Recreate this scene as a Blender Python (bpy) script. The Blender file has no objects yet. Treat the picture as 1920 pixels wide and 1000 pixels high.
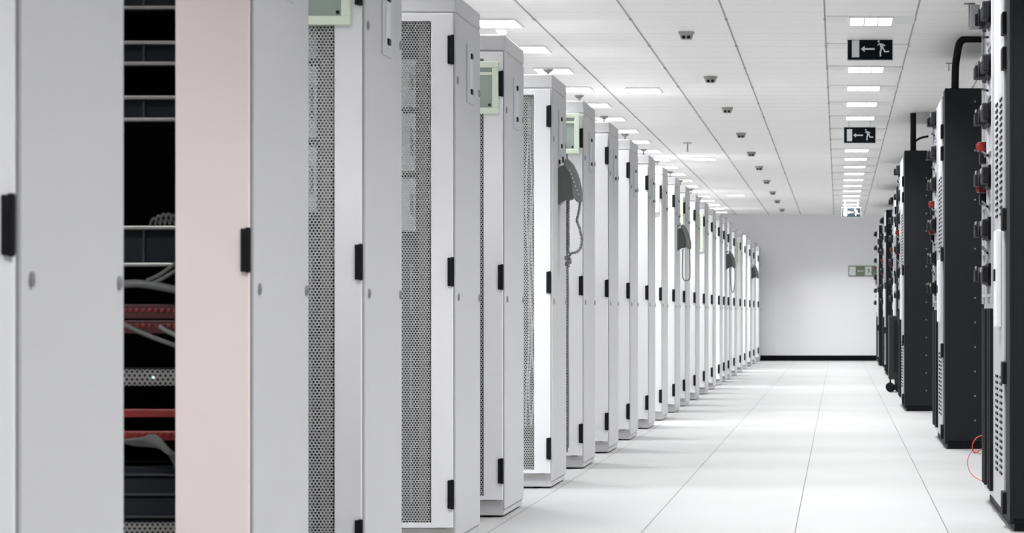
import bpy, bmesh, math, random
from mathutils import Vector, Matrix
PI = math.pi
random.seed(7)
sc = bpy.context.scene
C = sc.collection
F = 6000.0                      # focal length in pixels of the 1920 px frame
EYE = 0.86
CEIL = 2.627
END = 57.5

# ------------------------------------------------------------ camera, world, exposure
cd = bpy.data.cameras.new('camera')
cam = bpy.data.objects.new('camera', cd); C.objects.link(cam)
cam.location = (0, 0, EYE); cam.rotation_euler = (PI/2, 0, 0)
cd.sensor_width = 36; cd.lens = F/1920*36
cd.shift_x = -612/1920; cd.shift_y = 87/1920
cd.clip_start = .1; cd.clip_end = 200
cd.dof.use_dof = True; cd.dof.focus_distance = 16.5; cd.dof.aperture_fstop = 13
sc.camera = cam
w = bpy.data.worlds.new('world'); sc.world = w; w.use_nodes = True
w.node_tree.nodes['Background'].inputs[0].default_value = (.9, .93, 1, 1)
w.node_tree.nodes['Background'].inputs[1].default_value = .3
sc.view_settings.view_transform = 'Standard'; sc.view_settings.look = 'None'
sc.view_settings.exposure = 1.52; sc.view_settings.gamma = 1; sc.view_settings.use_curve_mapping = False
LAMP = 2.2                      # brightness of every ceiling diffuser
WATT = 11.0                     # louvred light sent down by every lamp
sc.cycles.max_bounces = 14; sc.cycles.diffuse_bounces = 9; sc.cycles.transparent_max_bounces = 12
sc.cycles.sample_clamp_indirect = 4

# ------------------------------------------------------------ materials
def mat(name, col, rough=.5, metal=0, emit=None, es=0, noise=0, nscale=6, spec=None, bump=0, bscale=300):
    m = bpy.data.materials.new(name); m.use_nodes = True
    nt = m.node_tree; b = nt.nodes['Principled BSDF']
    b.inputs['Base Color'].default_value = (*col, 1); b.inputs['Roughness'].default_value = rough
    b.inputs['Metallic'].default_value = metal
    if spec is not None: b.inputs['Specular IOR Level'].default_value = spec
    if emit: b.inputs['Emission Color'].default_value = (*emit, 1); b.inputs['Emission Strength'].default_value = es
    tc = nt.nodes.new('ShaderNodeTexCoord')
    if noise:
        n = nt.nodes.new('ShaderNodeTexNoise'); n.inputs['Scale'].default_value = nscale
        nt.links.new(tc.outputs['Object'], n.inputs['Vector'])
        mx = nt.nodes.new('ShaderNodeMix'); mx.data_type = 'RGBA'
        mx.inputs[6].default_value = (*[c*(1-noise) for c in col], 1); mx.inputs[7].default_value = (*[min(1, c*(1+noise)) for c in col], 1)
        nt.links.new(n.outputs['Fac'], mx.inputs[0]); nt.links.new(mx.outputs[2], b.inputs['Base Color'])
    if bump:
        n2 = nt.nodes.new('ShaderNodeTexNoise'); n2.inputs['Scale'].default_value = bscale
        nt.links.new(tc.outputs['Object'], n2.inputs['Vector'])
        bp = nt.nodes.new('ShaderNodeBump'); bp.inputs['Strength'].default_value = bump; bp.inputs['Distance'].default_value = .001
        nt.links.new(n2.outputs['Fac'], bp.inputs['Height']); nt.links.new(bp.outputs[0], b.inputs['Normal'])
    return m

M = dict(
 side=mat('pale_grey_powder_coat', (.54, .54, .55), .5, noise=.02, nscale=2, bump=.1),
 door=mat('pale_grey_door_paint', (.79, .79, .81), .42, noise=.02, nscale=2),
 palerdoor=mat('paler_door', (.88, .89, .90), .4, noise=.01),  # base colour lighter than the other doors, used on three cabinets
 pink=mat('warm_pinkish_paint', (.78, .70, .685), .5, noise=.03, nscale=3),
 post=mat('grey_post_paint', (.50, .49, .48), .5, noise=.02),
 meshm=mat('grey_perforated_steel', (.50, .51, .515), .45, .2, noise=.03),
 rail=mat('beige_mounting_rail', (.20, .17, .13), .5, .1, noise=.04),
 black=mat('black_plastic', (.006, .006, .008), .6, noise=.1, nscale=30, spec=.2),
 liner=mat('black_cabinet_liner', (.008, .010, .014), .7, noise=.15, spec=.2),
 dark=mat('dark_equipment', (.014, .014, .017), .5, noise=.15, nscale=14),
 silver=mat('brushed_silver', (.28, .275, .265), .35, .5, noise=.05, nscale=20),
 lock=mat('grey_lock_plug', (.30, .30, .31), .4, .3, noise=.05),
 green=mat('pale_green_frame', (.74, .82, .68), .45, noise=.03),
 glass=mat('grey_green_glazed_notice', (.33, .40, .36), .25, noise=.25, nscale=7),
 card=mat('white_card', (.70, .71, .74), .5, noise=.02),
 clear=mat('clear_plastic_pocket', (.52, .53, .56), .4, noise=.02),
 phone=mat('grey_phone_plastic', (.17, .18, .175), .45, noise=.05, nscale=20),
 phoned=mat('dark_phone_plastic', (.10, .105, .10), .4, noise=.05, nscale=20),
 cord=mat('grey_cord', (.17, .17, .175), .5, noise=.1, nscale=50),
 graycable=mat('grey_cable', (.10, .105, .10), .6, noise=.2, nscale=20),
 palecable=mat('pale_cable', (.86, .88, .90), .5, noise=.25, nscale=18),
 red=mat('red_panel', (.05, .004, .004), .5, noise=.2, nscale=30),
 redb=mat('bright_red_plastic', (.20, .008, .008), .4, noise=.1),
 redcable=mat('red_cable', (.50, .04, .03), .5, noise=.1),
 charcoal=mat('charcoal_powder_coat', (.006, .008, .009), .65, spec=.25, noise=.06, nscale=3, bump=.15),
 charpost=mat('charcoal_frame', (.012, .015, .016), .4, noise=.06),
 sdoor=mat('silver_grey_door', (.46, .46, .48), .38, .25, noise=.04),
 shandle=mat('light_door_strip', (.80, .80, .82), .35, .1, noise=.02),
 wall=mat('white_wall_paint', (.94, .94, .95), .7, noise=.01, nscale=.8),
 base=mat('black_baseboard', (.004, .004, .005), .7, noise=.1, spec=.1),
 trim=mat('ceiling_grey_channel', (.36, .32, .31), .6, noise=.12, nscale=4),
 tray=mat('white_lamp_tray', (.84, .84, .82), .4, noise=.02),
 lampf=mat('white_lamp_frame', (.82, .83, .84), .35, noise=.01),
 glow=mat('lamp_glow', (.9, .9, .9), .5, emit=(.96, .98, 1.0), es=LAMP, noise=.01),
 det=mat('grey_detector', (.36, .35, .33), .5, noise=.04),
 signb=mat('black_sign_face', (.008, .012, .015), .85, noise=.05, spec=.05),
 signw=mat('white_sign_symbol', (.74, .76, .76), .5, noise=.02),
 signg=mat('dull_green_sign', (.16, .20, .15), .5, noise=.06),
 rubber=mat('black_rubber', (.015, .015, .015), .7, noise=.1),
 led=mat('white_led', (.8, .9, .9), .3, emit=(.8, 1, 1), es=.25, noise=.01),
)

def floor_mat():
    m = bpy.data.materials.new('white_floor_tiles'); m.use_nodes = True
    nt = m.node_tree; L = nt.links; N = nt.nodes; b = N['Principled BSDF']
    b.inputs['Roughness'].default_value = .5; b.inputs['Specular IOR Level'].default_value = .3
    geo = N.new('ShaderNodeNewGeometry'); sep = N.new('ShaderNodeSeparateXYZ'); L.new(geo.outputs['Position'], sep.inputs[0])
    def mth(op, a, v=None, c=None):
        n = N.new('ShaderNodeMath'); n.operation = op
        for i, x in enumerate((a, v, c)):
            if x is None: continue
            if isinstance(x, (int, float)): n.inputs[i].default_value = x
            else: L.new(x, n.inputs[i])
        return n.outputs[0]
    def line(o, off, per, half):
        f = mth('FRACT', mth('DIVIDE', mth('ADD', o, off), per))
        d = mth('MINIMUM', f, mth('SUBTRACT', 1.0, f))
        return mth('LESS_THAN', d, half/per)
    lx = line(sep.outputs['X'], .17+6, .6, .0022)
    ly = line(sep.outputs['Y'], 6.1, .6, .0018)
    # each tile slightly different
    cx = mth('FLOOR', mth('DIVIDE', mth('ADD', sep.outputs['X'], .17+6), .6)); cy = mth('FLOOR', mth('DIVIDE', mth('ADD', sep.outputs['Y'], 6.1), .6))
    cmb = N.new('ShaderNodeCombineXYZ'); L.new(cx, cmb.inputs[0]); L.new(cy, cmb.inputs[1])
    wn = N.new('ShaderNodeTexWhiteNoise'); wn.noise_dimensions = '3D'; L.new(cmb.outputs[0], wn.inputs['Vector'])
    no = N.new('ShaderNodeTexNoise'); no.inputs['Scale'].default_value = 1.2; no.inputs['Detail'].default_value = 4; L.new(geo.outputs['Position'], no.inputs['Vector'])
    v = mth('ADD', mth('MULTIPLY', wn.outputs['Value'], .018), mth('MULTIPLY', no.outputs['Fac'], .03))
    v = mth('ADD', v, .315)
    v = mth('MULTIPLY', v, mth('SUBTRACT', 1.0, mth('MULTIPLY', lx, .68)))
    v = mth('MULTIPLY', v, mth('SUBTRACT', 1.0, mth('MULTIPLY', ly, .10)))
    cc = N.new('ShaderNodeCombineXYZ'); L.new(v, cc.inputs[0]); L.new(v, cc.inputs[1]); L.new(mth('MULTIPLY', v, 1.0), cc.inputs[2])
    L.new(cc.outputs[0], b.inputs['Base Color'])
    rr = mth('ADD', mth('MULTIPLY', wn.outputs['Value'], .06), .50); L.new(rr, b.inputs['Roughness'])
    return m
def ceil_mat():
    m = bpy.data.materials.new('white_ceiling_panels'); m.use_nodes = True
    nt = m.node_tree; L = nt.links; N = nt.nodes; b = N['Principled BSDF']
    b.inputs['Roughness'].default_value = .45
    geo = N.new('ShaderNodeNewGeometry'); mp = N.new('ShaderNodeMapping'); L.new(geo.outputs['Position'], mp.inputs[0])
    mp.inputs['Scale'].default_value = (.25, 5.5, 1)
    no = N.new('ShaderNodeTexNoise'); no.inputs['Scale'].default_value = 1.0; no.inputs['Detail'].default_value = 5; L.new(mp.outputs[0], no.inputs['Vector'])
    sep = N.new('ShaderNodeSeparateXYZ'); L.new(geo.outputs['Position'], sep.inputs[0])
    def mth(op, a, v=None):
        n = N.new('ShaderNodeMath'); n.operation = op
        for i, x in enumerate((a, v)):
            if x is None: continue
            if isinstance(x, (int, float)): n.inputs[i].default_value = x
            else: L.new(x, n.inputs[i])
        return n.outputs[0]
    f = mth('FRACT', mth('DIVIDE', mth('ADD', sep.outputs['Y'], 10), .48))
    ln = mth('LESS_THAN', mth('MINIMUM', f, mth('SUBTRACT', 1.0, f)), .028)
    v = mth('ADD', mth('MULTIPLY', no.outputs['Fac'], .09), .905)
    v = mth('MULTIPLY', v, mth('SUBTRACT', 1.0, mth('MULTIPLY', ln, .13)))
    cc = N.new('ShaderNodeCombineXYZ'); L.new(v, cc.inputs[0]); L.new(mth('MULTIPLY', v, .985), cc.inputs[1]); L.new(mth('MULTIPLY', v, .965), cc.inputs[2])
    L.new(cc.outputs[0], b.inputs['Base Color'])
    return m
M['floor'] = floor_mat(); M['ceil'] = ceil_mat()

# ------------------------------------------------------------ mesh helpers
def box(bm, x0, x1, y0, y1, z0, z1, bev=0, mi=0, seg=2):
    r = bmesh.ops.create_cube(bm, size=1)
    vs = r['verts']
    for v in vs:
        v.co = Vector((x0+(x1-x0)*(v.co.x+.5), y0+(y1-y0)*(v.co.y+.5), z0+(z1-z0)*(v.co.z+.5)))
    fs = {f for v in vs for f in v.link_faces}
    for f in fs: f.material_index = mi
    if bev:
        es = {e for f in fs for e in f.edges}
        rr = bmesh.ops.bevel(bm, geom=list(es), offset=bev, segments=seg, affect='EDGES', profile=.5)
        for f in rr['faces']: f.material_index = mi
def cyl(bm, c, r, h, axis='Z', seg=20, r2=None, mi=0):
    m = Matrix.Translation(Vector(c))
    if axis == 'X': m = m @ Matrix.Rotation(PI/2, 4, 'Y')
    if axis == 'Y': m = m @ Matrix.Rotation(PI/2, 4, 'X')
    q = bmesh.ops.create_cone(bm, cap_ends=True, segments=seg, radius1=r, radius2=r if r2 is None else r2, depth=h, matrix=m)
    for v in q['verts']:
        for f in v.link_faces: f.material_index = mi
def tube(bm, pts, r, seg=8, smooth=0):
    pts = [Vector(p) for p in pts]
    if smooth:
        out = []
        n = len(pts)
        for i in range(n-1):
            p0 = pts[max(0, i-1)]; p1 = pts[i]; p2 = pts[i+1]; p3 = pts[min(n-1, i+2)]
            for k in range(smooth):
                t = k/smooth
                out.append(.5*((2*p1)+(p2-p0)*t+(2*p0-5*p1+4*p2-p3)*t*t+(3*p1-p0-3*p2+p3)*t**3))
        out.append(pts[-1]); pts = out
    rings = []
    up = None
    for i, p in enumerate(pts):
        t = (pts[min(i+1, len(pts)-1)]-pts[max(i-1, 0)]).normalized()
        if up is None:
            up = t.orthogonal().normalized()
        up = (up-t*up.dot(t))
        up = up.normalized() if up.length > 1e-6 else t.orthogonal().normalized()
        s = t.cross(up)
        rings.append([bm.verts.new(p+(up*math.cos(a)+s*math.sin(a))*r) for a in [2*PI*k/seg for k in range(seg)]])
    for a, b in zip(rings, rings[1:]):
        for k in range(seg):
            bm.faces.new((a[k], a[(k+1) % seg], b[(k+1) % seg], b[k]))
    bm.faces.new(rings[0][::-1]); bm.faces.new(rings[-1])
def prism(bm, poly, y0, y1, plane='XZ', mi=0):
    def P(a, b, t): return {'XZ': (a, t, b), 'YZ': (t, a, b), 'XY': (a, b, t)}[plane]
    A = [bm.verts.new(P(a, b, y0)) for a, b in poly]; B = [bm.verts.new(P(a, b, y1)) for a, b in poly]
    fs = [bm.faces.new(A), bm.faces.new(B[::-1])]
    n = len(poly)
    for i in range(n): fs.append(bm.faces.new((A[i], B[i], B[(i+1) % n], A[(i+1) % n])))
    for f in fs: f.material_index = mi
    bmesh.ops.recalc_face_normals(bm, faces=fs)
def new(): return bmesh.new()
def obj(name, bm, m, parent=None, loc=(0, 0, 0), smooth=False):
    me = bpy.data.meshes.new(name); bm.to_mesh(me); bm.free()
    for x in (m if isinstance(m, (list, tuple)) else [m]): me.materials.append(M[x])
    if smooth:
        for p in me.polygons: p.use_smooth = True
    o = bpy.data.objects.new(name, me); C.objects.link(o); o.location = loc
    if parent: o.parent = parent
    return o
def inst(name, me, parent, loc=(0, 0, 0)):
    o = bpy.data.objects.new(name, me); C.objects.link(o); o.parent = parent; o.location = loc; return o
def tag(o, label, cat, group=None):
    o['label'] = label; o['category'] = cat
    if group: o['group'] = group
    return o
def thing(name, label, cat, loc=(0, 0, 0), group=None):
    o = bpy.data.objects.new(name, None); C.objects.link(o); o.location = loc; o.empty_display_size = .1
    return tag(o, label, cat, group)
def dup(root, loc, label=None):
    r = root.copy(); C.objects.link(r); r.location = loc
    if label: r['label'] = label
    for ch in list(root.children):
        c = ch.copy(); C.objects.link(c); c.parent = r
        for g in list(ch.children):
            d = g.copy(); C.objects.link(d); d.parent = c
    return r
def struct(name, bm, m):
    o = obj(name, bm, m); o['kind'] = 'structure'; return o
ORD = ['', 'nearest', 'second', 'third', 'fourth', 'fifth', 'sixth', 'seventh', 'eighth', 'ninth', 'tenth', 'eleventh', 'twelfth', 'thirteenth',
       'fourteenth', 'fifteenth', 'sixteenth', 'seventeenth', 'eighteenth', 'nineteenth', 'twentieth', 'twenty-first', 'twenty-second', 'twenty-third',
       'twenty-fourth', 'farthest', 'twenty-sixth', 'twenty-seventh', 'twenty-eighth']

# ------------------------------------------------------------ the room
XL, XR, Y0 = -4.2, 2.6, -2.0
b = new(); box(b, XL-.1, XR+.1, Y0-.1, END+.1, -.12, 0); struct('floor', b, 'floor')
b = new(); box(b, XL-.1, XR+.1, Y0-.1, END+.1, CEIL, CEIL+.12); struct('ceiling', b, 'ceil')
b = new(); box(b, XL-.1, XR+.1, END, END+.12, 0, CEIL); struct('wall_back', b, 'wall')
b = new(); box(b, XL-.12, XL, Y0, END, 0, CEIL); struct('wall_left', b, 'wall')
b = new(); box(b, XR, XR+.12, Y0, END, 0, CEIL); struct('wall_right', b, 'wall')
b = new(); box(b, XL-.1, XR+.1, Y0-.12, Y0, 0, CEIL); struct('wall_front', b, 'wall')
b = new(); box(b, XL, XR, END-.015, END, 0, .095, .003); struct('baseboard_back', b, 'base')
for i, x in enumerate((-3.0, -2.41, -1.827, -1.249, -.674, -.081, .46, 1.05, 1.64, 2.23)):
    b = new(); box(b, x-.0045, x+.0045, Y0, END, CEIL-.004, CEIL+.002)
    for k in range(30): box(b, x-.008, x+.008, 1.9+1.92*k, 2.0+1.92*k, CEIL-.006, CEIL)
    # suspension clips along the channel
    struct('trim_%d' % (i+1), b, 'trim')

# ------------------------------------------------------------ ceiling lamps
def make_lamp(w0, w1, blank, label, group):
    """lamp between x=w0..w1 of its own bay; origin on the ceiling, hangs down"""
    t = thing('ceiling_light', label, 'ceiling light', (0, 0, CEIL), group)
    b = new()
    x0, x1 = -.125, .125
    h = .012
    box(b, x0-.008, x1+.008, -.008, 0, -h, 0, .002); box(b, x0-.008, x1+.008, .5, .508, -h, 0, .002)
    box(b, x0-.008, x0, 0, .5, -h, 0); box(b, x1, x1+.008, 0, .5, -h, 0)
    for k in (1, 2): box(b, x0+k*.0833-.004, x0+k*.0833+.004, 0, .5, -h, 0)
    obj('lamp_frame', b, 'lampf', t)
    for k in range(3):
        b = new(); box(b, x0+k*.0833+.005, x0+(k+1)*.0833-.005, .005, .495, -.007, -.002); obj('diffuser', b, 'glow', t)
    ld = bpy.data.lights.get('louvred_light')
    if not ld:
        ld = bpy.data.lights.new('louvred_light', 'AREA'); ld.shape = 'RECTANGLE'; ld.size = .24; ld.size_y = .48
        ld.energy = WATT; ld.spread = math.radians(126); ld.color = (.98, .99, 1.0)
    lo = bpy.data.objects.new('light', ld); C.objects.link(lo); lo.parent = t; lo.location = (0, .25, -.016)
    if blank:
        b = new(); box(b, w0, x0-.012, -.03, -.012, -.008, 0, .002); box(b, w0+.01, x0-.03, -.012, .4, -.003, 0)
        obj('cross_strip', b, 'tray', t)
        b = new(); box(b, x1+.014, w1, .02, .42, -.01, 0, .002); obj('blank_plate', b, 'tray', t)
    return t
rl = make_lamp(-.275, .26, True, '', 'lamps above the right side of the aisle')
ys = [19.3+1.92*k for k in range(-8, 20)]
names = {}
k = 0
for i, y in enumerate(ys):
    o = rl if i == 0 else dup(rl, (0, 0, 0))
    o.location = (.197, y-.25, CEIL)
    k = i
    vis = y >= 19
    if vis: n = int(round((y-19.3)/1.92))+1; o['label'] = 'three-cell ceiling lamp with blank plate, %s above the right of the aisle' % (ORD[n] if n != 20 else 'farthest').replace('farthest', 'last')
    else: o['label'] = 'three-cell ceiling lamp overhead, in front of the first lamp in view'
ll = make_lamp(0, 0, False, '', 'lamps over the pale cabinet row')
for i, y in enumerate(ys):
    o = ll if i == 0 else dup(ll, (0, 0, 0))
    o.location = (-2.07, y-.1, CEIL)
    n = int(round((y-17.38)/1.92))
    o['label'] = ('ceiling lamp above the cabinet tops, %s of its line' % ORD[n+1]) if n >= 0 else 'ceiling lamp over the near cabinets, above the frame'
ml = make_lamp(0, 0, False, '', 'single lamps between ceiling channels')
for i, (y, lb) in enumerate(((13.75, 'lone ceiling lamp above the frame'), (25.05, 'lone ceiling lamp left of the detectors, nearest and largest'), (36.3, 'lone ceiling lamp left of the detectors, middle one of three'), (47.6, 'lone ceiling lamp left of the detectors, close to the end wall'))):
    o = ml if i == 0 else dup(ml, (0, 0, 0))
    o.location = (-1.535, y, CEIL); o['label'] = lb

# ------------------------------------------------------------ ceiling detectors and sprinklers
det = thing('smoke_detector', '', 'smoke detector', (0, 0, CEIL), 'smoke detectors in line on the ceiling')
b = new(); cyl(b, (0, 0, -.006), .05, .012, seg=28, r2=.052); obj('base_plate', b, 'det', det)
b = new(); cyl(b, (0, 0, -.03), .034, .036, seg=28, r2=.047); obj('housing', b, 'det', det)
b = new()
for s in (-1, 1): box(b, s*.016-.010, s*.016+.010, -.046, -.030, -.046, -.028, .003)
obj('sensor_port', b, 'black', det)
for i in range(10):
    y = (20.1, 23.9, 27.5, 31.4, 35.1, 38.5, 42.6, 46.5, 50.1, 54.2)[i]
    o = det if i == 0 else dup(det, (0, 0, 0))
    o.location = (-.955, y, CEIL); o['label'] = 'grey smoke detector on the ceiling, %s in its line' % (ORD[i+1] if i < 9 else 'last')
def sprinkler(x, y, label, s=1.0, l=.06):
    t = thing('sprinkler', label, 'sprinkler', (x, y, CEIL), 'sprinklers')
    b = new(); cyl(b, (0, 0, -.004), .045*s, .008, seg=24); obj('rosette', b, 'det', t)
    b = new(); cyl(b, (0, 0, -l/2-.004), .008*s, l, seg=12); cyl(b, (0, 0, -l-.006), .014*s, .004, seg=12); obj('nozzle', b, 'det', t)
sprinkler(-1.565, 33.2, 'small sprinkler hanging between the lone ceiling lamps', 1.0, .085)
sprinkler(.78, 22.6, 'tiny sprinkler near the black conduits, right side', .5, .05)

# ------------------------------------------------------------ exit signs
def figure(bm, x, z, s, y0, y1, mi):
    """running figure, running to the left"""
    def P(pts): prism(bm, [(x+a*s, z+c*s) for a, c in pts], y0, y1, 'XZ', mi)
    n = 12
    P([(-.30+.13*math.cos(2*PI*k/n), .80+.13*math.sin(2*PI*k/n)) for k in range(n)])
    P([(-.22, .62), (.18, .52), (.30, .05), (.10, -.10), (-.08, -.02)])            # trunk
    P([(-.20, .62), (-.16, .48), (-.40, .30), (-.44, .42)])                        # forward arm
    P([(.16, .56), (.12, .44), (.42, .24), (.48, .34)])                            # rear arm
    P([(.12, .06), (.30, .06), (.44, -.30), (.92, -.28), (.92, -.44), (.34, -.46)])  # rear leg
    P([(-.08, .04), (.14, -.04), (-.02, -.42), (.0, -.92), (-.18, -.92), (-.20, -.40)])  # front leg
def arrow(bm, x, z, s, y0, y1, mi):
    prism(bm, [(x-s, z), (x-.45*s, z+.45*s), (x-.45*s, z+.13*s), (x+s, z+.13*s), (x+s, z-.13*s), (x-.45*s, z-.13*s), (x-.45*s, z-.45*s)], y0, y1, 'XZ', mi)
def exit_sign(x, y, z, label):
    t = thing('exit_sign', label, 'exit sign', (x, y, z), 'black exit signs hanging in line')
    b = new(); box(b, -.150, .150, 0, .022, 0, .155, .003); obj('sign_box', b, 'signw', t)
    b = new(); box(b, -.144, .144, -.002, .001, .006, .149); obj('sign_face', b, 'signb', t)
    b = new(); box(b, -.118, -.070, -.005, -.0015, .022, .132); obj('door_symbol', b, 'signw', t)
    b = new(); arrow(b, -.015, .076, .045, -.005, -.0015, 0); obj('arrow_symbol', b, 'signw', t)
    b = new(); figure(b, .072, .080, .056, -.005, -.0015, 0); obj('running_figure', b, 'signw', t)
    for s in (-1, 1):
        b = new(); cyl(b, (s*.10, .011, .155+(CEIL-z-.155)/2), .004, CEIL-z-.155, seg=8); obj('hanger_rod', b, 'lampf', t)
exit_sign(.205, 20.7, EYE+1.632, 'largest black exit sign with arrow and running figure, hanging nearest')
exit_sign(.197, 29.5, EYE+1.562, 'middle-sized black exit sign hanging below the ceiling, second of three')
exit_sign(.202, 50.0, EYE+1.495, 'smallest black exit sign at the line where ceiling meets end wall')
t = thing('exit_sign', 'pale green and white exit sign on the end wall, partly hidden', 'exit sign', (.18, END, EYE+.66))
b = new(); box(b, 0, .62, -.03, 0, 0, .185, .003); obj('sign_box', b, 'signg', t)
b = new(); box(b, .012, .608, -.033, -.028, .014, .171); obj('sign_face', b, 'signw', t)
b = new(); box(b, .13, .30, -.037, -.032, .014, .171); obj('green_block', b, 'signg', t)
b = new(); box(b, .415, .50, -.037, -.032, .014, .171); box(b, .49, .60, -.037, -.032, .02, .05); box(b, .49, .60, -.037, -.032, .135, .165); obj('green_block', b, 'signg', t)
b = new(); arrow(b, .215, .092, .055, -.040, -.036, 0); obj('arrow_symbol', b, 'signw', t)
b = new(); figure(b, .36, .095, .062, -.037, -.032, 0); obj('running_figure', b, 'signg', t)

# ------------------------------------------------------------ pale cabinets (end cabinet of every row)
W, D, H = .8, .79, 2.03
DT, DB = 1.955, .074
def perforated(x0, x1, z0, z1, y, px, pz, hole):
    """steel sheet with staggered six-sided holes; ragged top and bottom row as in the photo"""
    vs = []; fs = []
    nx = int((x1-x0)/px); nz = int((z1-z0)/pz)
    hx = px/2; hz = pz
    for j in range(nz):
        zc = z0+(j+.5)*pz
        for i in range(nx):
            xc = x1-(i+.5)*px-(hx if j % 2 else 0)
            if xc-hx < x0: continue
            k = len(vs)
            out = [(0, .667), (-.5, .333), (-.5, -.333), (0, -.667), (.5, -.333), (.5, .333)]
            for a, c in out: vs.append((xc+a*px, y, zc+c*hz*1.0))
            for q in range(6):
                an = PI/2+q*PI/3
                vs.append((xc+math.cos(an)*hole, y, zc+math.sin(an)*hole))
            for q in range(6):
                fs.append((k+q, k+(q+1) % 6, k+6+(q+1) % 6, k+6+q))
    # side margin strip for the half cells
    k = len(vs); vs += [(x1-.002, y+.001, z0), (x1+.012, y+.001, z0), (x1+.012, y+.001, z1), (x1-.002, y+.001, z1)]; fs.append((k, k+1, k+2, k+3))
    me = bpy.data.meshes.new('perforated_panel'); me.from_pydata(vs, [], fs); return me
PERF_R = -.088
perf_me = perforated(-.71, PERF_R, DB+.018, DT-.028, -.012, .0106, .0086, .0040); perf_me.materials.append(M['meshm'])

def mesh_of(name, bm, m):
    o = obj(name, bm, m); me = o.data; bpy.data.objects.remove(o); return me
def build_meshes():
    R = {}
    b = new()  # frame: posts, top and bottom frame, back panel
    for x0 in (-W+.002, -.037):
        for y0 in (.004, D-.039): box(b, x0, x0+.035, y0, y0+.035, .05, 1.96, .003)
    box(b, -W+.004, -.004, .004, D-.004, 1.95, 1.962); box(b, -W+.004, -.004, .004, D-.004, .05, .07)
    box(b, -W+.03, -.03, D-.012, D-.004, .06, 1.955)
    R['frame'] = mesh_of('cabinet_frame', b, 'post')
    b = new(); box(b, -W, 0, 0, D, 1.963, H, .006); R['top'] = mesh_of('top_cover', b, 'side')
    b = new(); box(b, -W+.004, -.006, .006, D-.006, .008, .066, .002)
    R['plinth'] = mesh_of('plinth', b, 'side')
    b = new()
    cyl(b, (0, 0, .006), .022, .012, seg=16)
    R['feet'] = mesh_of('levelling_foot', b, 'black')
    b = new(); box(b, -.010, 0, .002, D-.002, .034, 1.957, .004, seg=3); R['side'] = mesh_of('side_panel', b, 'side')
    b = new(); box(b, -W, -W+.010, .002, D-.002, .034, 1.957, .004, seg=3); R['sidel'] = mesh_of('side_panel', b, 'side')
    b = new(); cyl(b, (.002, 0, 0), .014, .006, 'X', 18); cyl(b, (.0045, 0, 0), .006, .004, 'X', 10); R['lock'] = mesh_of('lock', b, 'lock')
    b = new(); box(b, 0, .004, .33, .56, 1.655, 1.875, .001); R['pocket'] = mesh_of('label_pocket', b, 'clear')
    b = new(); box(b, .004, .0055, .40, .49, 1.68, 1.85); R['card'] = mesh_of('card', b, 'card')
    b = new(); box(b, .004, .011, .42, .47, 1.825, 1.845, .002); R['clip'] = mesh_of('clip', b, 'black')
    def doorring(l, r):
        b = new(); y0, y1 = -.020, -.001
        box(b, -.795, l, y0, y1, DB, DT, .002); box(b, r, -.009, y0, y1, DB, DT, .002)
        box(b, l-.002, r+.002, y0, y1, DT-.028, DT, .001); box(b, l-.002, r+.002, y0, y1, DB, DB+.018, .001); return b
    for key, m in (('door', 'door'), ('palerdoor', 'palerdoor')):
        R[key] = mesh_of('door', doorring(-.71, PERF_R), m)
    R['solid'] = mesh_of('door', doorring(-.55, -.185), 'pink')
    b = new(); box(b, -.028, -.004, -.030, -.018, -.052, .052, .003); cyl(b, (-.010, -.027, 0), .006, .108, seg=10); R['hinge'] = mesh_of('hinge', b, 'black')
    b = new(); box(b, -.150, -.118, .10, .13, .07, 1.95, .002); box(b, -.69, -.65, .07, .10, .07, 1.95, .002); R['rail'] = mesh_of('mounting_rail', b, 'rail')
    b = new(); box(b, -W+.012, -.013, D-.03, D-.014, .07, 1.95); box(b, -.075, -.0115, .012, D-.03, .07, 1.95); box(b, -W+.012, -W+.06, .012, D-.03, .07, 1.95); R['liner'] = mesh_of('liner', b, 'liner')
    b = new(); cyl(b, (0, 0, .03), .006, .06, seg=10); cyl(b, (0, 0, .065), .012, .012, seg=16, r2=.026); cyl(b, (0, 0, .075), .027, .006, seg=20); R['eye'] = mesh_of('lifting_stud', b, 'det')
    return R
R = build_meshes()

hx = [28, 467, 677, 848, 941, 1030.5, 1090.5, 1138.5, 1178.5, 1213.5, 1239, 1263.5, 1283, 1302.5, 1320, 1335, 1348, 1357.5, 1366, 1376.5, 1388, 1396.5, 1406, 1413.5, 1421.5]
ROWY = [F*1.416/(1572-x)-.02 for x in hx]
ROWY[24] = 56.6
special = {2: 'with a wide pinkish door edge beside a dark opening', 3: 'with green-framed notice cut by the top of the frame', 4: 'with a broad band of mesh down its door',
           5: 'with green-framed notice at its top hinge', 6: 'with the large grey phone on its side', 7: 'behind the coiled phone cord', 12: 'with paler door and a small grey phone',
           18: 'with paler door and a tiny grey phone', 23: 'with paler door and the farthest phone', 1: 'cut by the left edge of the photo', 25: 'last before the white end wall'}
GREENS = {3: (1.71, 1.94, -.028), 5: (1.695, 1.915, -.013), 7: (1.735, 1.96, -.012), 11: (1.66, 1.92, -.012), 13: (1.50, 1.93, -.012), 15: (1.50, 1.90, -.012), 21: (1.55, 1.90, -.012)}
cab = {}
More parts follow.
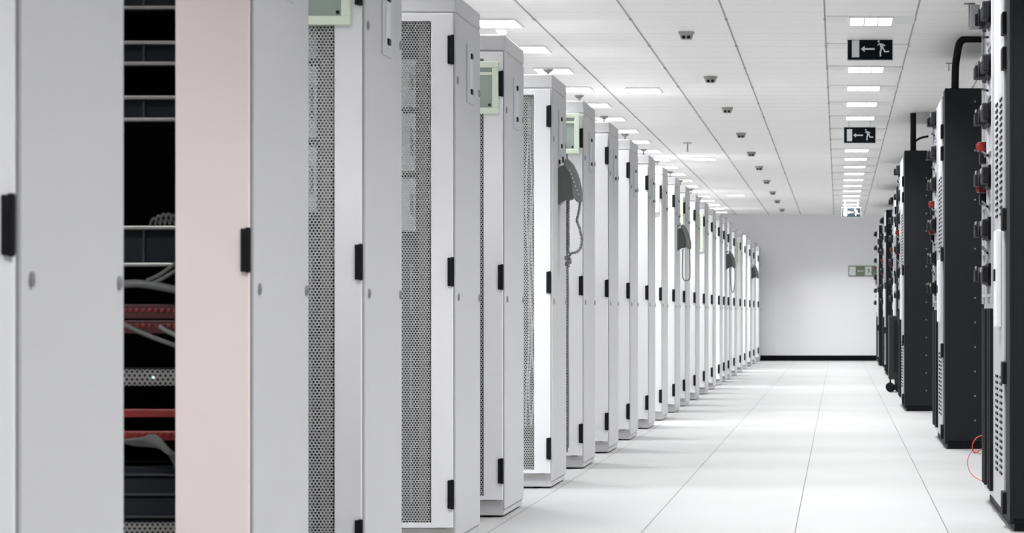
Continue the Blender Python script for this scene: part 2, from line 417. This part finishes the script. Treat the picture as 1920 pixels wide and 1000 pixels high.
for i, y in enumerate(ROWY):
    n = i+1
    lab = 'pale grey server cabinet ' + (special[n] if n in special else '') 
    if n in special: lab = '%s pale server cabinet %s' % (ORD[n], special[n])
    else: lab = 'pale server cabinet, %s from the camera along the left row' % ORD[n]
    t = thing('server_cabinet', lab, 'server cabinet', (-1.4, y, 0), 'pale server cabinets ending the left-hand rows')
    cab[n] = t
    inst('cabinet_frame', R['frame'], t); inst('top_cover', R['top'], t); inst('plinth', R['plinth'], t); [inst('levelling_foot', R['feet'], t, (fx, fy, 0)) for fx in (-W+.08, -.08) for fy in (.08, D-.08)]
    sp = inst('side_panel', R['side'], t); inst('side_panel', R['sidel'], t)
    for (ly, lz) in ((.065, .918), (.742, .918), (.04, 1.715), (.745, 1.715)): inst('lock', R['lock'], sp, (0, ly, lz))
    if n >= 3 and n < 19:
        pk = inst('label_pocket', R['pocket'], sp); inst('card', R['card'], sp); inst('clip', R['clip'], sp); inst('clip', R['clip'], sp, (0, 0, -.135))
    elif n < 3:
        pk = inst('label_pocket', R['pocket'], sp, (0, 0, .0)); inst('card', R['card'], sp); inst('clip', R['clip'], sp); inst('clip', R['clip'], sp, (0, 0, -.135))
    inst('liner', R['liner'], t)
    if n == 2: d = inst('door', R['solid'], t); d['label'] = 'pinkish door frame around an opening'
    elif n in (12, 18, 23): d = inst('door', R['palerdoor'], t)
    else: d = inst('door', R['door'], t)
    if n != 2: inst('mesh_panel', perf_me, d)
    for z in (.196, 1.010, 1.822): inst('hinge', R['hinge'], d, (0, 0, z))
    if n not in (2, 6): inst('mounting_rail', R['rail'], t)
    inst('lifting_stud', R['eye'], t, (-.085, D-.09, H))
    if n in GREENS:
        z0, z1, xr = GREENS[n]; wd = .24
        xr -= .012
        g = thing('framed_notice', 'pale green framed notice on the door of the %s cabinet' % ORD[n], 'notice', (-1.4+xr, y-.022, z0), 'pale green framed notices')
        b = new(); h = z1-z0; f = .027
        box(b, -wd, 0, -.014, 0, 0, f, .003); box(b, -wd, 0, -.014, 0, h-f, h, .003); box(b, -wd, -wd+f, -.014, 0, f, h-f, .002); box(b, -f, 0, -.014, 0, f, h-f, .002)
        obj('frame', b, 'green', g)
        b = new(); box(b, -wd+f, -f, -.006, 0, f, h-f); obj('glazing', b, 'glass', g)
        b = new(); box(b, -f-.016, -f-.006, -.010, -.005, f+.006, f+.016, .002); obj('clip', b, 'black', g)
        if n in (5, 7):
            b = new(); box(b, -wd+f, -f, -.011, -.004, h-f-.03, h-f-.018); obj('header_bar', b, 'green', g)

# ---- contents seen through mesh of cabinets three, four, six
def server(n, z0, z1, m, lab, y=.085):
    t = thing('rack_server', lab, 'rack server', (-1.4, ROWY[n-1]+y, 0), 'rack servers behind mesh doors')
    b = new(); box(b, -.645, -.158, .012, .60, z0+.003, z1-.003, .003); obj('casing', b, m, t)
    b = new(); box(b, -.645, -.158, .0, .012, z0+.003, z1-.003, .002); obj('front_bezel', b, m, t)
    b = new(); box(b, -.178, -.170, -.012, 0, z0+.06, z1-.06, .002); obj('handle', b, 'silver', t)
places = ['topmost', 'second from the top', 'third from the top', 'fourth from the top', 'fifth from the top', 'lowest']
for n in (3, 4):
    for j, (z0, z1, m) in enumerate(((1.62, 1.80, 'palecable'), (1.38, 1.60, 'palecable'), (1.16, 1.36, 'palecable'), (.80, 1.10, 'dark'), (.45, .78, 'dark'), (.10, .43, 'dark'))):
        server(n, z0, z1, m, '%s rack server, %s behind the mesh of the %s cabinet' % ('pale' if m != 'dark' else 'dark', places[j], ORD[n]))
def cables(n, x0, x1, z0, z1, k, lab, y=.10):
    b = new()
    for q in range(k):
        x = x0+(x1-x0)*q/(k-1)
        pts = [(x+random.uniform(-.008, .008), random.uniform(0, .03), z0+(z1-z0)*s/8) for s in range(9)]
        tube(b, pts, .0042, 6, 4)
    o = obj('cable_bundle', b, 'palecable', None, (-1.4, ROWY[n-1]+y, 0), True); o.location.y += .035
    tag(o, lab, 'cable bundle', 'pale cable bundles behind mesh doors')
cables(3, -.108, -.082, 1.02, 1.92, 5, 'pale cable bundle behind the mesh of the third cabinet', .08)
cables(4, -.108, -.082, 1.10, 1.84, 5, 'pale cable bundle behind the mesh of the fourth cabinet', .08)
cables(6, -.135, -.095, .30, 1.92, 4, 'pale cable bundle behind the mesh of the sixth cabinet', .08)

# ---- equipment in the open front of cabinet two
Y2 = ROWY[1]+.10
PX = 6000/Y2
def zz(py): return EYE+(587-py)/PX
XA, XB = -1.4-.62, -1.4-.14
def slot_unit(py0, py1, lab):
    z1, z0 = zz(py0), zz(py1); t = thing('rack_unit', lab, 'rack unit', (0, Y2, z0), 'black rack units between silver rims')
    r = .0085
    b = new(); box(b, XA, XB, .012, .45, 0, z1-z0, .002); obj('casing', b, 'liner', t)
    b = new(); box(b, XA, XB, -.012, .012, z1-z0-r, z1-z0+r*.0, .002); obj('rim', b, 'silver', t)
    b = new(); box(b, XA, XB, -.012, .012, 0, r, .002); obj('rim', b, 'silver', t)
    b = new(); box(b, -1.69, -1.685, .002, .014, r, z1-z0-r); obj('divider', b, 'dark', t)
slot_unit(-60, 18, 'black rack unit cut by the top of the photo')
slot_unit(77, 123, 'slim black rack unit just below the topmost gap')
slot_unit(180, 228, 'slim black rack unit above the tall dark space')
slot_unit(424, 500, 'black rack unit under a small heap of cable ends')
b = new()
for q in range(9):
    x = -1.66+q*.012
    tube(b, [(x-.01, Y2-.004, zz(424)+.002), (x, Y2-.012, zz(424)+.018+.012*math.sin(q*.6)), (x+.014, Y2, zz(424)+.004)], .0035, 6, 5)
tag(obj('cable_loop', b, 'graycable', None, (0, 0, 0), True), 'small heap of pale cable ends on the rim inside the open cabinet', 'cable')
def cable(name, pts, r, m, lab, cat='cable', group=None, sm=6):
    b = new(); tube(b, pts, r, 8, sm); return tag(obj(name, b, m, None, (0, 0, 0), True), lab, cat, group)
def xz(px, py, dy=-.03): 
    d = Y2+dy; return ((px-1572)*d/F, d, EYE+(587-py)*d/F)
cable('thick_cable', [xz(215, 536), xz(250, 532), xz(290, 536), xz(335, 545)], .010, 'graycable', 'thick grey cable crossing the dark opening level with the door locks')
cable('thin_cable', [xz(275, 527), xz(300, 515), xz(335, 490)], .005, 'graycable', 'upper thin grey cable slanting up to the right in the opening')
cable('thin_cable', [xz(285, 533), xz(310, 520), xz(340, 502)], .005, 'graycable', 'lower thin grey cable slanting up to the right in the opening')
cable('thin_cable', [xz(215, 600), xz(260, 622), xz(300, 638), xz(345, 654)], .006, 'graycable', 'grey cable slanting down across the two red panels')
cable('thin_cable', [xz(298, 612), xz(315, 622), xz(345, 636)], .006, 'cord', 'short pale cable plugged in the lower red panel')
def red_panel(py0, py1, lab, dots, m='red'):
    z1, z0 = zz(py0), zz(py1); t = thing('patch_panel', lab, 'patch panel', (0, Y2, z0), 'red patch panels')
    b = new(); box(b, XA, XB, 0, .12, 0, z1-z0, .002); obj('face_plate', b, m, t)
    if dots:
        b = new()
        for q in range(14):
            x = -1.80+q*.0155
            box(b, x, x+.009, -.004, .002, (z1-z0)*.45, (z1-z0)*.45+.009, .001)
        obj('port_row', b, 'redb', t)
    return t
red_panel(571, 598, 'dark red patch panel below the thick grey cable', True)
red_panel(601, 626, 'dark red patch panel crossed by a slanting cable', True)
red_panel(768, 783, 'plain bright red strip panel below the perforated plate', False, 'redb')
red_panel(809, 826, 'red patch panel above the fan of grey cables', True, 'redb')
def perf_plate(py0, py1, lab, led):
    z1, z0 = zz(py0), zz(py1); t = thing('perforated_plate', lab, 'vent plate', (0, Y2, z0), 'perforated blank plates')
    b = new(); box(b, XA, XB, .004, .03, 0, z1-z0); obj('backing', b, 'liner', t)
    me = perforated(XA, XB, 0, z1-z0, 0, .0125, .0095, .0037); me.materials.append(M['silver']); inst('grille', me, t)
    if led:
        b = new(); cyl(b, xyz, .004, .004, 'Y', 12) if False else cyl(b, ((288-1572)*Y2/F, -.003, (z1-z0)*.45), .0035, .004, 'Y', 12); obj('indicator_light', b, 'led', t)
perf_plate(690, 723, 'silver perforated plate with a small white light', True)
perf_plate(976, 1010, 'perforated plate at the bottom edge of the photo', False)
for j in range(12):
    a = j/11
    cable('fan_cable', [xz(222+a*30, 828+a*6, -.02-a*.01), xz(262+a*34, 824+a*14, -.05), xz(300+a*20, 842+a*10-18*(1-a), -.06), xz(345+a*6, 905-a*52, -.02)], .0042, 'graycable',
          'thin grey cable in the drooping fan below the lowest red panel', 'cable', 'drooping fan of grey cables')
for py0, py1, lab in ((876, 893, 'dark rack server just under the drooping cable fan'), (896, 930, 'dark rack server between two faint seams low in the opening'), (933, 972, 'dark rack server resting above the lowest perforated plate')):
    z1, z0 = zz(py0), zz(py1); t = thing('rack_server', lab, 'rack server', (0, Y2, z0), 'dark rack servers low in the opening')
    b = new(); box(b, XA, XB, 0, .5, 0, z1-z0, .003); obj('casing', b, 'liner', t)
    b = new(); box(b, XA, XB, -.006, .001, 0, .006, .001); obj('front_lip', b, 'dark', t)

# ------------------------------------------------------------ wall phones on cabinet sides
ph = thing('wall_phone', '', 'telephone', (0, 0, 0), 'grey wall phones on cabinet sides')
b = new()  # cradle body, wedge against the panel, x out into the aisle
prism(b, [(0, 1.37), (0, 1.56), (.035, 1.575), (.060, 1.54), (.075, 1.46), (.070, 1.40), (.03, 1.395)], .10, .21, 'XZ')
bmesh.ops.bevel(b, geom=b.edges[:], offset=.004, segments=2, affect='EDGES'); obj('phone_body', b, 'phoned', ph)
b = new()  # handset: long curved shell with ear and mouth ends
prism(b, [(.028, 1.595), (.046, 1.605), (.076, 1.575), (.103, 1.515), (.118, 1.445), (.118, 1.385), (.100, 1.382), (.080, 1.40), (.068, 1.43), (.070, 1.47), (.056, 1.53), (.030, 1.565)], .085, .15, 'XZ')
bmesh.ops.bevel(b, geom=b.edges[:], offset=.006, segments=3, affect='EDGES')
hs = obj('handset', b, 'phone', ph)
b = new()
for q in range(7): cyl(b, (.058+.008*q*.95, .084, 1.545-.02*q), .0032, .004, 'Y', 8)
kp = obj('key_row', b, 'card', hs)
b = new(); box(b, 0, .006, .13, .18, 1.58, 1.60, .002); cyl(b, (.02, .15, 1.60), .004, .03, 'Z', 8); obj('hook', b, 'black', ph)
phones = {6: ('large grey wall phone on the sixth cabinet, knotted coiled cord', 1), 12: ('small grey wall phone on the twelfth cabinet', 2), 18: ('tiny grey wall phone on the eighteenth cabinet', 3), 23: ('smallest grey wall phone, near the end wall', 0)}
roots = {}
for n, (lab, kind) in phones.items():
    o = ph if n == 6 else dup(ph, (0, 0, 0))
    if n != 6: pass
    o.location = (-1.4, ROWY[n-1]+.22, .028); o['label'] = lab; roots[n] = o; o.location.z = .028
    if n == 6: continue
# coiled, knotted cord of the big phone
def coil(bm, path, R_, r, turns):
    path = [Vector(p) for p in path]; L = [0]
    for a, c in zip(path, path[1:]): L.append(L[-1]+(c-a).length)
    N = turns*10; pts = []
    for k in range(N+1):
        s = L[-1]*k/N; i = 0
        while i < len(L)-2 and L[i+1] < s: i += 1
        a, c = path[i], path[i+1]; t = (s-L[i])/max(1e-6, L[i+1]-L[i]); p = a.lerp(c, t)
        d = (c-a).normalized(); u = d.cross(Vector((0, 1, 0))); u = u.normalized() if u.length > .01 else Vector((1, 0, 0)); v = d.cross(u)
        an = 2*PI*turns*k/N; pts.append(p+(u*math.cos(an)+v*math.sin(an))*R_)
    tube(bm, pts, r, 5)
b = new()
coil(b, [(.045, .15, 1.395), (.044, .15, 1.30), (.045, .15, 1.20), (.044, .15, 1.13)], .0075, .0026, 34)
coil(b, [(.108, .12, 1.385), (.100, .12, 1.33), (.090, .12, 1.295), (.104, .12, 1.26), (.116, .13, 1.20), (.108, .14, 1.155), (.085, .15, 1.135), (.05, .15, 1.13)], .0055, .0024, 40)
for k in range(5):
    a = k*1.3
    tube(b, [(.045+.014*math.cos(a+q*.8), .15+.010*math.sin(a*1.7+q), 1.125-.045*(q/8)-.004*k) for q in range(9)], .0045, 6)
tube(b, [(.044, .15, 1.09), (.046, .15, .95), (.045, .15, .70), (.047, .15, .40), (.046, .15, .155)], .0035, 6, 4)
obj('knotted_cord', b, 'cord', roots[6], (0, 0, 0), True)
b = new(); tube(b, [(.045, .15, 1.39), (.042, .15, 1.25), (.043, .15, 1.15), (.06, .15, 1.115), (.095, .13, 1.12), (.108, .12, 1.16), (.106, .12, 1.28), (.104, .12, 1.385)], .005, 8, 6); obj('looped_cord', b, 'cord', roots[12], smooth=True)
b = new(); tube(b, [(.045, .15, 1.39), (.050, .15, 1.25), (.065, .15, 1.12), (.08, .15, 1.09), (.095, .13, 1.12), (.110, .12, 1.25), (.106, .12, 1.385)], .0055, 8, 6); obj('looped_cord', b, 'cord', roots[18], smooth=True)

# ------------------------------------------------------------ charcoal power cabinets on the right
PH = 2.28
def power_meshes():
    R = {}
    b = new(); box(b, .02, .9, .42, 2.10, .03, PH, .006); box(b, .02, .9, .012, .42, .03, PH-.0, .004); R['body'] = mesh_of('cabinet_body', b, 'charcoal')
    b = new(); box(b, .012, .90, 0, .012, .05, PH-.01, .002); box(b, 0, .022, 0, .30, .03, PH, .006); R['sidep'] = mesh_of('side_panel', b, 'charcoal')
    b = new(); box(b, .02, .88, .02, 2.08, 0, .03); R['base'] = mesh_of('base', b, 'black')
    b = new()
    for k in range(14): cyl(b, (.19, -.002, .18+k*.155), .006, .008, 'Y', 10)
    R['screws'] = mesh_of('screw_row', b, 'silver')
    # silver door with frame of louvre slots
    b = new(); box(b, -.006, .02, .32, 1.12, .06, PH-.03, .004); R['door'] = mesh_of('door', b, 'sdoor')
    for (z0, z1) in ((.20, .60), (1.26, 1.74)):
        for q in range(2):
            b = new(); z = z0; y = .44+q*.34
            while z < z1:
                box(b, -.010, -.004, y, y+.17, z, z+.010); z += .026
            R['slots%d%d' % (int(z0), q)] = mesh_of('vent_slots', b, 'black')
    b = new(); box(b, -.028, -.006, .50, .72, .80, 1.20, .006); R['strip'] = mesh_of('door_strip', b, 'shandle')
    b = new(); box(b, -.034, -.026, .56, .66, .99, 1.04, .003); R['latch'] = mesh_of('door_latch', b, 'black')
    b = new(); box(b, -.018, .014, .22, .34, -.045, .045, .005); R['hinge'] = mesh_of('hinge', b, 'black')
    # distribution section
    b = new(); box(b, -.004, .02, 1.14, 2.10, .06, PH-.03, .004)
    for y in (1.16, 1.60, 2.06): box(b, -.016, -.004, y, y+.03, .90, PH-.05, .002)
    for z in (.93, 1.12, 1.33, 1.56, 1.80, 2.02): box(b, -.014, -.004, 1.19, 2.06, z, z+.012, .002)
    R['panel'] = mesh_of('distribution_panel', b, 'sdoor')
    b = new()
    for y in (1.25, 1.42, 1.75, 1.92): box(b, -.020, -.004, y, y+.07, .09, .88, .004)
    R['bars'] = mesh_of('dark_vertical_bars', b, 'black')
    b = new()  # breaker knob: base, boss, lever
    box(b, -.022, 0, -.14, .14, -.05, .05, .006); box(b, -.050, -.020, -.22, -.02, -.035, .038, .006); cyl(b, (-.036, .12, 0), .035, .034, 'X', 20); box(b, -.062, -.020, .24, .42, -.028, .026, .005); box(b, -.022, 0, .2, .44, -.04, .04, .005)
    R['breaker'] = mesh_of('breaker', b, 'black')
    b = new(); box(b, -.058, -.052, .27, .36, .028, .042, .002); box(b, -.056, -.048, -.20, -.10, .01, .03, .002); R['tag'] = mesh_of('breaker_tag', b, 'silver')
    b = new(); box(b, -.034, 0, -.06, .06, -.055, -.005, .004); R['meter'] = mesh_of('meter_base', b, 'black')
    b = new(); box(b, -.042, 0, -.06, .06, .0, .042, .004); cyl(b, (-.044, 0, .02), .016, .010, 'X', 16); R['redb'] = mesh_of('red_switch', b, 'redb')
    b = new(); tube(b, [(-.030, -.2, -.012), (-.034, .2, .022)], .006, 8); R['rod'] = mesh_of('slanted_lever', b, 'black')
    return R
PR = power_meshes()
pu = [(.672, 12.56), (.672, 20.2), (.578, 27.95), (.655, 36.0), (.655, 44.0), (.655, 51.8)]
plab = ['nearest charcoal power cabinet, cut by the right edge of the photo', 'second charcoal power cabinet, black conduit rising from its top', 'third charcoal power cabinet, straight black conduit on top',
        'fourth charcoal power cabinet, beside the wheeled black trolley', 'fifth charcoal power cabinet, just left of the trolley', 'farthest charcoal power cabinet, against the white end wall']
for n, ((x, y), lab) in enumerate(zip(pu, plab)):
    t = thing('power_cabinet', lab, 'power cabinet', (x, y, 0), 'charcoal power cabinets on the right')
    inst('cabinet_body', PR['body'], t); s = inst('side_panel', PR['sidep'], t); inst('screw_row', PR['screws'], s); inst('base', PR['base'], t)
    d = inst('door', PR['door'], t); d['label'] = 'silver grey door with vent slots'
    [inst('vent_slots', PR[k], d) for k in ('slots00', 'slots01', 'slots10', 'slots11')]; inst('door_strip', PR['strip'], d); inst('door_latch', PR['latch'], d)
    for z in (.10, .62, 1.235, 1.88, 2.02): inst('hinge', PR['hinge'], d, (0, 0, z))
    p = inst('distribution_panel', PR['panel'], t); p['label'] = 'silver panel carrying black breakers and red switches'
    inst('vertical_bars', PR['bars'], p)
    for q, z in enumerate((2.17, 1.94, 1.73, 1.455, 1.228, 1.027)):
        k = inst('breaker', PR['breaker'], t, (0, 1.48, z)); inst('breaker_tag', PR['tag'], k)
    for z in (1.59, 1.405): inst('red_switch', PR['redb'], t, (0, 1.93, z)); inst('meter', PR['meter'], t, (0, 1.93, z)); 
    for z in (2.06, 1.83, 1.55, 1.33, 1.13): inst('lever', PR['rod'], t, (0, 1.42, z))
# conduits from the cabinet tops
t = thing('conduit', 'black conduit bending right at the ceiling, above the second power cabinet', 'conduit', (.745, 20.45, PH))
b = new(); cyl(b, (0, 0, .008), .045, .016, seg=24, r2=.034); obj('collar', b, 'black', t)
b = new(); tube(b, [(0, 0, .01), (.003, 0, .15), (.015, 0, .24), (.028, 0, .30), (.055, 0, .328), (.10, 0, .332), (.35, 0, .332)], .024, 16, 6); obj('pipe', b, 'black', t, smooth=True)
t = thing('conduit', 'straight black conduit from the third power cabinet to the ceiling', 'conduit', (.665, 28.25, PH))
b = new(); cyl(b, (0, 0, .008), .042, .016, seg=24, r2=.034); obj('collar', b, 'black', t)
b = new(); cyl(b, (-.004, 0, .172), .026, .345, seg=20); obj('pipe', b, 'black', t)
b = new(); tube(b, [(.02, 0, .10), (.05, 0, .12), (.08, 0, .13), (.13, 0, .14)], .010, 10, 4); obj('side_branch', b, 'black', t, smooth=True)
t = thing('junction_box', 'grey junction box beside the topmost black breaker of the nearest power cabinet', 'junction box', (.588, 14.30, 0))
b = new(); box(b, 0, .045, 0, .16, 2.14, 2.24, .004); obj('box_body', b, 'lock', t)
b = new(); box(b, .045, .085, .03, .10, 2.17, 2.19, .002); obj('bracket', b, 'lock', t)
b = new(); cyl(b, (.0, .05, 2.247), .005, .05, 'X', 8); box(b, -.006, .0, .02, .12, 2.15, 2.25, .001); obj('bright_clip', b, 'silver', t)
# wheeled trolley
t = thing('trolley', 'tall black wheeled trolley parked before the far power cabinets', 'trolley', (.545, 34.6, 0))
b = new(); box(b, 0, .085, 0, .45, .14, .83, .01); box(b, .10, .15, .02, .45, .14, .87, .008); obj('trolley_body', b, 'rubber', t)
b = new(); box(b, .055, .085, -.012, 0, .22, .78, .003); obj('front_strip', b, 'charcoal', t)
for (wx, wy) in ((.02, .05), (.11, .05), (.02, .40), (.11, .40)):
    b = new(); cyl(b, (wx, wy, .05), .05, .03, 'Y', 24); cyl(b, (wx, wy, .05), .018, .04, 'Y', 12); box(b, wx-.006, wx+.006, wy-.012, wy+.012, .07, .145, .002); obj('wheel', b, 'black', t)
# red cables at the foot of the nearest power cabinet
def q(px, py, d): return ((px-1572)*d/F, d, EYE+(587-py)*d/F)
cable('red_cable', [q(1859, 812, 14.62), q(1838, 818, 14.75), q(1828, 825, 14.75), q(1823, 838, 14.75), q(1828, 850, 14.75), q(1840, 842, 14.75)], .0028, 'redcable', 'bright red cable looping low behind the nearest power cabinet')
cable('thin_cable', [q(1840, 852, 14.75), q(1822, 848, 14.75), q(1814, 868, 14.75), q(1822, 890, 14.75), q(1842, 903, 14.72), q(1859, 908, 14.62)], .0016, 'redcable', 'thin faded red cable hanging in a wide loop near the floor')
